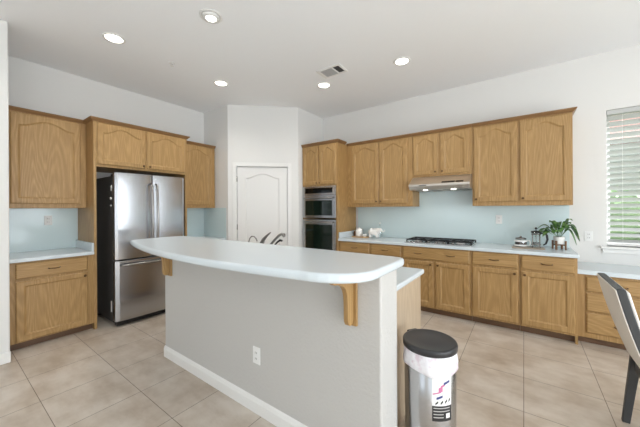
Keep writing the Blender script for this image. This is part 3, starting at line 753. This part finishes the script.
# coffee tray, jar, french press
tag(MB().prism(round_rect(-0.115, 0.195, 4.03, 4.23, 0.03), ZC, ZC + 0.010).build('serving_board', 'board_wood', bevel=0.003), 'flat wooden board under the french press and glass jar', 'board')
t = thing('glass_jar', 'squat lidded glass jar with white bands beside french press', 'jar', (-0.03, 4.13, ZC + 0.0125))
MB().lathe([(0.05, 0), (0.06, 0.01), (0.062, 0.07), (0.052, 0.09)], seg=24).build('glass_body', 'jar_glass', t)
MB().lathe([(0.045, 0.004), (0.055, 0.012), (0.056, 0.055), (0.045, 0.056)], seg=24).build('coffee', 'copper', t)
for z in (0.008, 0.060): MB().lathe([(0.0625, 0), (0.065, 0.003), (0.065, 0.016), (0.0625, 0.019)], c=(0, 0, z), seg=24).build('band', 'white_plastic', t)
MB().lathe([(0.054, 0.0905), (0.056, 0.1), (0.04, 0.108), (0.01, 0.11), (0.012, 0.122), (0.006, 0.126)], seg=24).build('lid', 'chrome', t)
MB().tube([(0.06, -0.02, 0.075), (0.085, -0.03, 0.078), (0.092, -0.033, 0.05), (0.082, -0.03, 0.02), (0.06, -0.02, 0.015)], 0.006, 8).build('handle', 'white_plastic', t)
t = thing('french_press', 'glass french press with black lid and handle', 'french press', (0.115, 4.13, ZC + 0.0125))
MB().lathe([(0.042, 0.012), (0.045, 0.016), (0.045, 0.165), (0.047, 0.17)], seg=24).build('beaker', 'jar_glass', t)
MB().lathe([(0.038, 0.05), (0.042, 0.052), (0.042, 0.058), (0.003, 0.062), (0.003, 0.17)], seg=24).build('plunger', 'chrome', t)
f2 = MB()
for z in (0.03, 0.15): f2.lathe([(0.0455, 0), (0.048, 0.002), (0.048, 0.010), (0.0455, 0.012)], c=(0, 0, z), seg=24)
for i in range(4):
    a = PI / 4 + i * PI / 2; c_, s_ = 0.0475 * math.cos(a), 0.0475 * math.sin(a)
    f2.tube([(c_ * 1.1, s_ * 1.1, 0), (c_, s_, 0.02), (c_, s_, 0.16)], 0.004, 6)
f2.build('frame', 'chrome', t)
MB().lathe([(0.047, 0.1705), (0.05, 0.176), (0.048, 0.188), (0.02, 0.194), (0.004, 0.195), (0.004, 0.213), (0.012, 0.216), (0.013, 0.226), (0.006, 0.233)], seg=24).build('lid', 'black', t)
MB().tube([(0.040, 0.016, 0.160), (0.075, 0.03, 0.172), (0.100, 0.04, 0.145), (0.106, 0.042, 0.095), (0.092, 0.037, 0.045), (0.066, 0.027, 0.028)], [0.008, 0.010, 0.011, 0.011, 0.010, 0.006], 10).build('handle', 'black', t)
# plant on its stand
PX, PY = 0.325, 4.19
t = thing('plant_stand', 'small brown wooden stand under the potted plant', 'plant stand', (PX, PY, ZC))
for i in range(4):
    a = PI / 4 + i * PI / 2 + 0.3; c_, s_ = 0.062 * math.cos(a), 0.062 * math.sin(a)
    m2 = MB().box((-0.010, -0.007, 0), (0.010, 0.007, 0.10)); o = m2.build('leg', 'pot_wood', t, bevel=0.002); o.location = (c_, s_, 0); o.rotation_euler = (0, 0, a + PI/2)
MB().box((-0.055, -0.008, 0.045), (0.055, 0.008, 0.06)).build('crossbar', 'pot_wood', t, rotz=PI / 4 + 0.3)
MB().box((-0.055, -0.008, 0.0452), (0.055, 0.008, 0.0598)).build('crossbar', 'pot_wood', t, rotz=-PI / 4 + 0.3)
t = thing('potted_plant', 'leafy green potted plant in a white pot on wooden stand', 'plant', (PX, PY, ZC + 0.0605))
MB().lathe([(0.038, 0), (0.044, 0.004), (0.052, 0.075), (0.053, 0.085), (0.048, 0.085), (0.045, 0.07)], seg=24).build('pot', 'ceramic', t)
MB().lathe([(0.044, 0.068), (0.044, 0.074), (0.01, 0.076)], seg=20).build('soil', 'soil', t)
rnd = random.Random(11)
def leaf(az, L, rise, droop, wid, par):
    wid *= 1.25
    mb = MB(); n = 9; top = []; rows = []
    for i in range(n + 1):
        s = i / n
        r = 0.012 + L * (s ** 0.95)
        z = 0.075 + rise * math.sin(min(1, s * 1.25) * PI / 2) * (1 - 0.0) - droop * max(0, s - 0.4) ** 1.6 * 2.2
        wv = wid * (math.sin(PI * max(0, (s - 0.22) / 0.78)) ** 0.8 if s > 0.22 else 0) + 0.0018
        c_, s_ = math.cos(az), math.sin(az)
        ctr = Vector((c_ * r, s_ * r, z)); side = Vector((-s_, c_, 0))
        rows.append([ctr - side * wv + Vector((0, 0, wv * 0.35)), ctr, ctr + side * wv + Vector((0, 0, wv * 0.35))])
    vs = [[mb.bm.verts.new(p) for p in r_] for r_ in rows]
    for a, b in zip(vs, vs[1:]):
        for j in range(2):
            f = mb.bm.faces.new((a[j], a[j+1], b[j+1], b[j])); f.smooth = True
    o = mb.build('leaf', 'leaf', par)
    sd = o.modifiers.new('thick', 'SOLIDIFY'); sd.thickness = 0.0012
    return o
spec = [(3.5, 0.22, 0.12, 0.12, 0.028), (3.0, 0.19, 0.16, 0.08, 0.026), (2.5, 0.15, 0.13, 0.1, 0.026), (3.9, 0.20, 0.09, 0.08, 0.032), (4.3, 0.13, 0.11, 0.06, 0.03),
        (5.4, 0.10, 0.16, 0.05, 0.028), (5.8, 0.15, 0.17, 0.08, 0.028), (0.1, 0.15, 0.17, 0.16, 0.026), (-0.35, 0.14, 0.12, 0.2, 0.026), (0.5, 0.20, 0.15, 0.20, 0.028), (0.8, 0.15, 0.18, 0.03, 0.024), (1.6, 0.10, 0.19, 0.05, 0.024),
        (2.1, 0.11, 0.16, 0.08, 0.024), (3.9, 0.11, 0.20, 0.03, 0.024), (5.5, 0.09, 0.19, 0.02, 0.022), (3.3, 0.21, 0.08, 0.08, 0.026), (4.9, 0.09, 0.13, 0.03, 0.026), (0.4, 0.12, 0.22, 0.03, 0.022)]
for s_ in spec: leaf(*s_, t)

# ------------------------------------------------------------------ trash can
TX, TY = -0.436, 1.655
t = thing('trash_can', 'tall round steel trash can with dark lid at the island end', 'trash can', (TX, TY, 0))
MB().lathe([(0.133, 0), (0.136, 0.004), (0.136, 0.035)], seg=40).build('base_ring', 'black', t)
MB().lathe([(0.132, 0.0355), (0.134, 0.04), (0.1375, 0.60), (0.134, 0.602)], seg=48).build('drum', 'steel', t)
seg = 64; loops = []
rb = random.Random(3); ph = [rb.uniform(0, 6.28) for _ in range(6)]
for r, z, amp in ((0.1365, 0.615, 0.0), (0.140, 0.612, 0.001), (0.142, 0.58, 0.003), (0.144, 0.56, 0.005), (0.1455, 0.542, 0.006), (0.1395, 0.536, 0.003)):
    lp = []
    for i in range(seg):
        a = 2 * PI * i / seg
        wob = amp * (math.sin(5*a + ph[0]) + 0.6 * math.sin(11*a + ph[1]) + 0.4 * math.sin(19*a + ph[2])) * 0.5
        low = (-0.03 * math.sin(a * 1 - 0.4 + PI) - 0.02 * math.sin(3*a + ph[3]) * 0.5) * (0.615 - z) / 0.09
        lp.append(((r + wob) * math.cos(a), (r + wob) * math.sin(a), z + low))
    loops.append(lp)
MB().loft(loops, cap=False, smooth=True).build('bin_bag', 'bag', t)
MB().lathe([(0.142, 0.6155), (0.145, 0.619), (0.146, 0.640), (0.143, 0.648), (0.135, 0.651), (0.128, 0.649), (0.06, 0.65), (0.004, 0.6505)], seg=56).build('lid', 'lid_plastic', t)
hh = MB().box((-0.035, 0.128, 0.58), (0.035, 0.165, 0.645)).build('hinge', 'lid_plastic', t, bevel=0.008, seg=3); hh.rotation_euler = (0, 0, 0.95)
# sticker wrapped on the drum
def patch(name, m, a0, a1, z0, z1, off, par, slope=0.0, n=14):
    mb = MB(); rr = lambda z: 0.134 + (0.1375 - 0.134) * (z - 0.04) / 0.56 + off
    vs = [[mb.bm.verts.new((rr(z) * math.cos(a0 + (a1 - a0) * i / n), rr(z) * math.sin(a0 + (a1 - a0) * i / n), z + slope * i / n)) for i in range(n + 1)] for z in (z0, z1)]
    for i in range(n):
        f = mb.bm.faces.new((vs[0][i], vs[0][i+1], vs[1][i+1], vs[1][i])); f.smooth = True
    return mb.build(name, m, par)
camdir = math.atan2(-TY, -TX)      # towards the camera
A0 = camdir + 0.08; A1 = camdir + 0.86
stk = patch('sticker', 'white_plastic', A0, A1, 0.365, 0.53, 0.0008, t)
patch('sticker_band', 'sticker_black', A0, A1, 0.285, 0.3645, 0.0008, stk)
rb = random.Random(5)
for (a, b, z0, z1, m) in ((0.03, 0.42, 0.365, 0.372, 'pink_ink'), (0.30, 0.50, 0.372, 0.40, 'pink_ink'), (0.40, 0.62, 0.40, 0.412, 'pink_ink'), (0.55, 0.88, 0.415, 0.428, 'blue_ink'), (0.2, 0.5, 0.34, 0.352, 'blue_ink'),
                         (0.15, 0.28, 0.312, 0.322, 'sticker_black'), (0.4, 0.52, 0.314, 0.326, 'sticker_black'), (0.62, 0.74, 0.318, 0.33, 'sticker_black'), (0.82, 0.92, 0.322, 0.336, 'sticker_black'), (0.35, 0.75, 0.455, 0.46, 'soft_grey')):
    z0 += 0.058; z1 += 0.058; w_ = A1 - A0; patch('sticker_print', m, A0 + a * w_, A0 + b * w_, z0, z1, 0.0012, stk, slope=0.012, n=6)
for k in range(4):
    w_ = A1 - A0; patch('sticker_print', 'soft_grey', A0 + 0.06 * w_, A0 + (0.9 if k < 2 else 0.55) * w_, 0.351 - 0.016 * k, 0.356 - 0.016 * k, 0.0012, stk, n=8)
patch('sticker_print', 'white_plastic', A0 + 0.68 * (A1 - A0), A0 + 0.9 * (A1 - A0), 0.300, 0.325, 0.0012, stk, n=4)

# ------------------------------------------------------------------ chair
t = thing('dining_chair', 'upholstered dining chair with dark frame and beige back before the desk', 'chair', (0.53, 2.62, 0))
# local frame: x forward (seat direction), y sideways; far side y=0, near side y=-0.48
FWC = 0.475
def backx(z): # rear face of the backrest
    s = (z - 0.42) / (0.955 - 0.42); return 0.028 - 0.16 * s - 0.012 * math.sin(PI * s)
zs = [0.40 + (0.955 - 0.40) * i / 10 for i in range(11)]
TH = 0.037
def slab(y0, y1, z_lo, z_hi, off0, off1):
    mb = MB(); k = [z_lo + (z_hi - z_lo) * i / 10 for i in range(11)]
    mb.loft([[(backx(z) + off0, y0, z), (backx(z) + off1, y0, z), (backx(z) + off1, y1, z), (backx(z) + off0, y1, z)] for z in k]); return mb
fb = slab(-0.03, 0.0, 0.46, 0.955, 0, TH); 
m3 = slab(-FWC, -FWC + 0.03, 0.46, 0.955, 0, TH).build('back_frame', 'charcoal', t, bevel=0.004)
fb.build('back_frame', 'charcoal', t, bevel=0.004)
slab(-FWC + 0.0305, -0.0305, 0.93, 0.955, 0, TH).build('top_rail', 'charcoal', t, bevel=0.004)
slab(-FWC + 0.001, -0.001, 0.465, 0.950, -0.006, 0.0).build('back_panel', 'linen', t, bevel=0.002)
slab(-FWC + 0.012, -0.012, 0.50, 0.94, TH - 0.001, TH + 0.014).build('backrest', 'white_fabric', t, bevel=0.006, seg=3)
def leg(p0, p1, w0, w1, curve=0.0):
    mb = MB(); lp = []
    for i in range(7):
        s = i / 6; c = Vector(p0).lerp(Vector(p1), s); c.x += curve * math.sin(PI * s); w_ = (w0 + (w1 - w0) * s) / 2
        lp.append([(c.x - w_, c.y - 0.015, c.z), (c.x + w_, c.y - 0.015, c.z), (c.x + w_, c.y + 0.015, c.z), (c.x - w_, c.y + 0.015, c.z)])
    return mb.loft(lp).build('leg', 'charcoal', t, bevel=0.003)
for y in (-0.016, -FWC + 0.016):
    leg((0.0, y * 1.0 + (0.035 if y > -0.1 else -0.035), 0), (0.045, y, 0.50), 0.036, 0.052, 0.0)
    leg((0.48, y, 0), (0.47, y, 0.40), 0.028, 0.045)
MB().box((0.03, -FWC + 0.034, 0.36), (0.49, -0.034, 0.42)).build('seat_rail', 'charcoal', t, bevel=0.004)
MB().box((0.03, -FWC + 0.005, 0.4205), (0.50, -0.005, 0.49)).build('seat', 'white_fabric', t, bevel=0.02, seg=4)

# ------------------------------------------------------------------ ceiling fittings
def downlight(label, x, y, power=25, gimbal=False):
    t = thing('recessed_light', label, 'ceiling light', (x, y, H), 0, 'recessed ceiling lights')
    MB().lathe([(0.098, -0.0005), (0.098, -0.005), (0.078, -0.009), (0.074, -0.002), (0.074, -0.0006)], seg=32).build('trim_ring', 'trim', t)
    if gimbal:
        MB().lathe([(0.074, -0.001), (0.07, -0.014), (0.05, -0.028), (0.046, -0.022), (0.045, -0.01)], seg=28).build('eyeball', 'trim', t)
        MB().lathe([(0.044, -0.021), (0.04, -0.024), (0.01, -0.025)], seg=24).build('lens', 'lamp', t)
    else:
        MB().lathe([(0.0735, -0.0065), (0.06, -0.008), (0.01, -0.009)], seg=28).build('lens', 'lamp', t)
    ld = bpy.data.lights.new('downlight', 'SPOT'); ld.energy = power; ld.color = (1.0, 0.96, 0.9); ld.spot_size = 2.6; ld.spot_blend = 0.9; ld.shadow_soft_size = 0.07
    lo = bpy.data.objects.new('downlight', ld); COL.objects.link(lo); lo.parent = t; lo.location = (0, 0, -0.04)
for lab, x, y, g in (('leftmost recessed ceiling light, above the counter left of refrigerator', -3.348, 1.093, False), ('recessed gimbal light with angled lens over the island left half', -2.269, 1.483, True),
                     ('recessed ceiling light in front of the refrigerator and pantry', -3.368, 2.349, False), ('recessed ceiling light just beside the air vent', -2.266, 3.246, False),
                     ('rightmost recessed ceiling light, above the cooktop', -1.156, 3.267, False)):
    downlight(lab, x, y, gimbal=g)
t = thing('air_vent', 'white rectangular ceiling air vent with dark grille', 'vent', (-1.955, 2.975, H), 0.0)
v = MB()
for a, b in (((-0.17, -0.11), (0.17, -0.085)), ((-0.17, 0.085), (0.17, 0.11)), ((-0.17, -0.085), (-0.125, 0.085)), ((0.145, -0.085), (0.17, 0.085)), ((0.045, -0.085), (0.06, 0.085))):
    v.box((a[0], a[1], -0.012), (b[0], b[1], -0.0005))
v.build('frame', 'trim', t, bevel=0.002)
MB().box((-0.125, -0.085, -0.0025), (0.145, 0.085, -0.0006)).build('duct', 'charcoal', t)
v = MB()
for i in range(9):
    y = -0.075 + i * 0.0188
    v.loft([[(-0.125, y, -0.003), (-0.125, y + 0.003, -0.003), (-0.125, y + 0.007, -0.011), (-0.125, y + 0.004, -0.011)], [(0.045, y, -0.003), (0.045, y + 0.003, -0.003), (0.045, y + 0.007, -0.011), (0.045, y + 0.004, -0.011)]])
v.build('louvre', 'soft_grey', t)
t = thing('smoke_sprinkler', 'tiny white ceiling sprinkler between the recessed lights', 'sprinkler', (-3.371, 1.684, H))
MB().lathe([(0.035, -0.0005), (0.034, -0.006), (0.014, -0.010)], seg=20).build('escutcheon', 'trim', t)
MB().lathe([(0.010, -0.0105), (0.008, -0.03), (0.02, -0.033), (0.02, -0.037)], seg=16).build('head', 'trim', t)

# ------------------------------------------------------------------ window blind and outdoors
t = thing('window_blind', 'white horizontal slat blind in the window above the desk', 'blind', (WX0 + 0.006, YW + 0.04, 0))
BW = WX1 - WX0 - 0.012
MB().box((0, -0.03, WZ1 - 0.055), (BW, 0.03, WZ1 - 0.002)).build('headrail', 'blind', t, bevel=0.004)
mb = MB(); ns = 22
for i in range(ns):
    z = WZ0 + 0.06 + (WZ1 - 0.09 - WZ0 - 0.06) * i / (ns - 1); a = -0.62; hw = 0.034
    loops = []
    for x in (0.004, BW - 0.004):
        top = [(x, -hw * math.cos(a) * q, z - hw * math.sin(a) * q + 0.003 * (1 - q * q)) for q in (1, 0.33, -0.33, -1)]
        loops.append(top + [(p[0], p[1] , p[2] - 0.002) for p in reversed(top)])
    mb.loft(loops)
mb.build('slats', 'blind', t)
MB().box((0.002, -0.025, WZ0 + 0.006), (BW - 0.002, 0.025, WZ0 + 0.026)).build('bottom_rail', 'trim', t, bevel=0.004)
mb = MB()
for x in (0.12, BW / 2, BW - 0.12): mb.tube([(x, -0.03, WZ0 + 0.02), (x, -0.03, WZ1 - 0.05)], 0.0015, 6)
mb.build('ladder_cord', 'trim', t)

struct('ground_outside', MB().box((-4, 4.8, -0.25), (10, 16, -0.15)), 'grass')
hb = MB(); rh_ = random.Random(2)
for i in range(900):
    x = rh_.uniform(-0.5, 8.0); z = rh_.uniform(-0.1, 1.75); y = 7.2 + rh_.uniform(-0.25, 0.25) - 0.15 * math.sin(x * 2)
    s_ = rh_.uniform(0.08, 0.17); ax = rh_.uniform(0, 6.28); bx_ = rh_.uniform(-0.9, 0.9)
    u = Vector((math.cos(ax), math.sin(ax), bx_)).normalized() * s_; w2 = Vector((-math.sin(ax), math.cos(ax) * 0.4, 0.8)).normalized() * s_ * 0.7
    c_ = Vector((x, y, z))
    vs = [hb.bm.verts.new(c_ + p) for p in (-u, w2, u, -w2)]; hb.bm.faces.new(vs)
hb.box((-0.5, 7.35, -0.15), (8, 7.9, 1.5))
tag(hb.build('garden_hedge', 'hedge'), 'green hedge outside the window', 'hedge', kind='stuff')
t = thing('neighbour_house', 'pale neighbouring house with tiled roof seen through the blind', 'house', (1.0, 11.0, -0.15))
MB().box((-3, 0, 0), (9, 4, 3.2)).build('wall', 'stucco', t)
MB().loft([[(-3.5, -0.5, 3.2), (9.5, -0.5, 3.2), (9.5, 4.5, 3.2), (-3.5, 4.5, 3.2)], [(-1.5, 1.9, 4.6), (7.5, 1.9, 4.6), (7.5, 2.1, 4.6), (-1.5, 2.1, 4.6)]]).build('roof', 'roof', t)
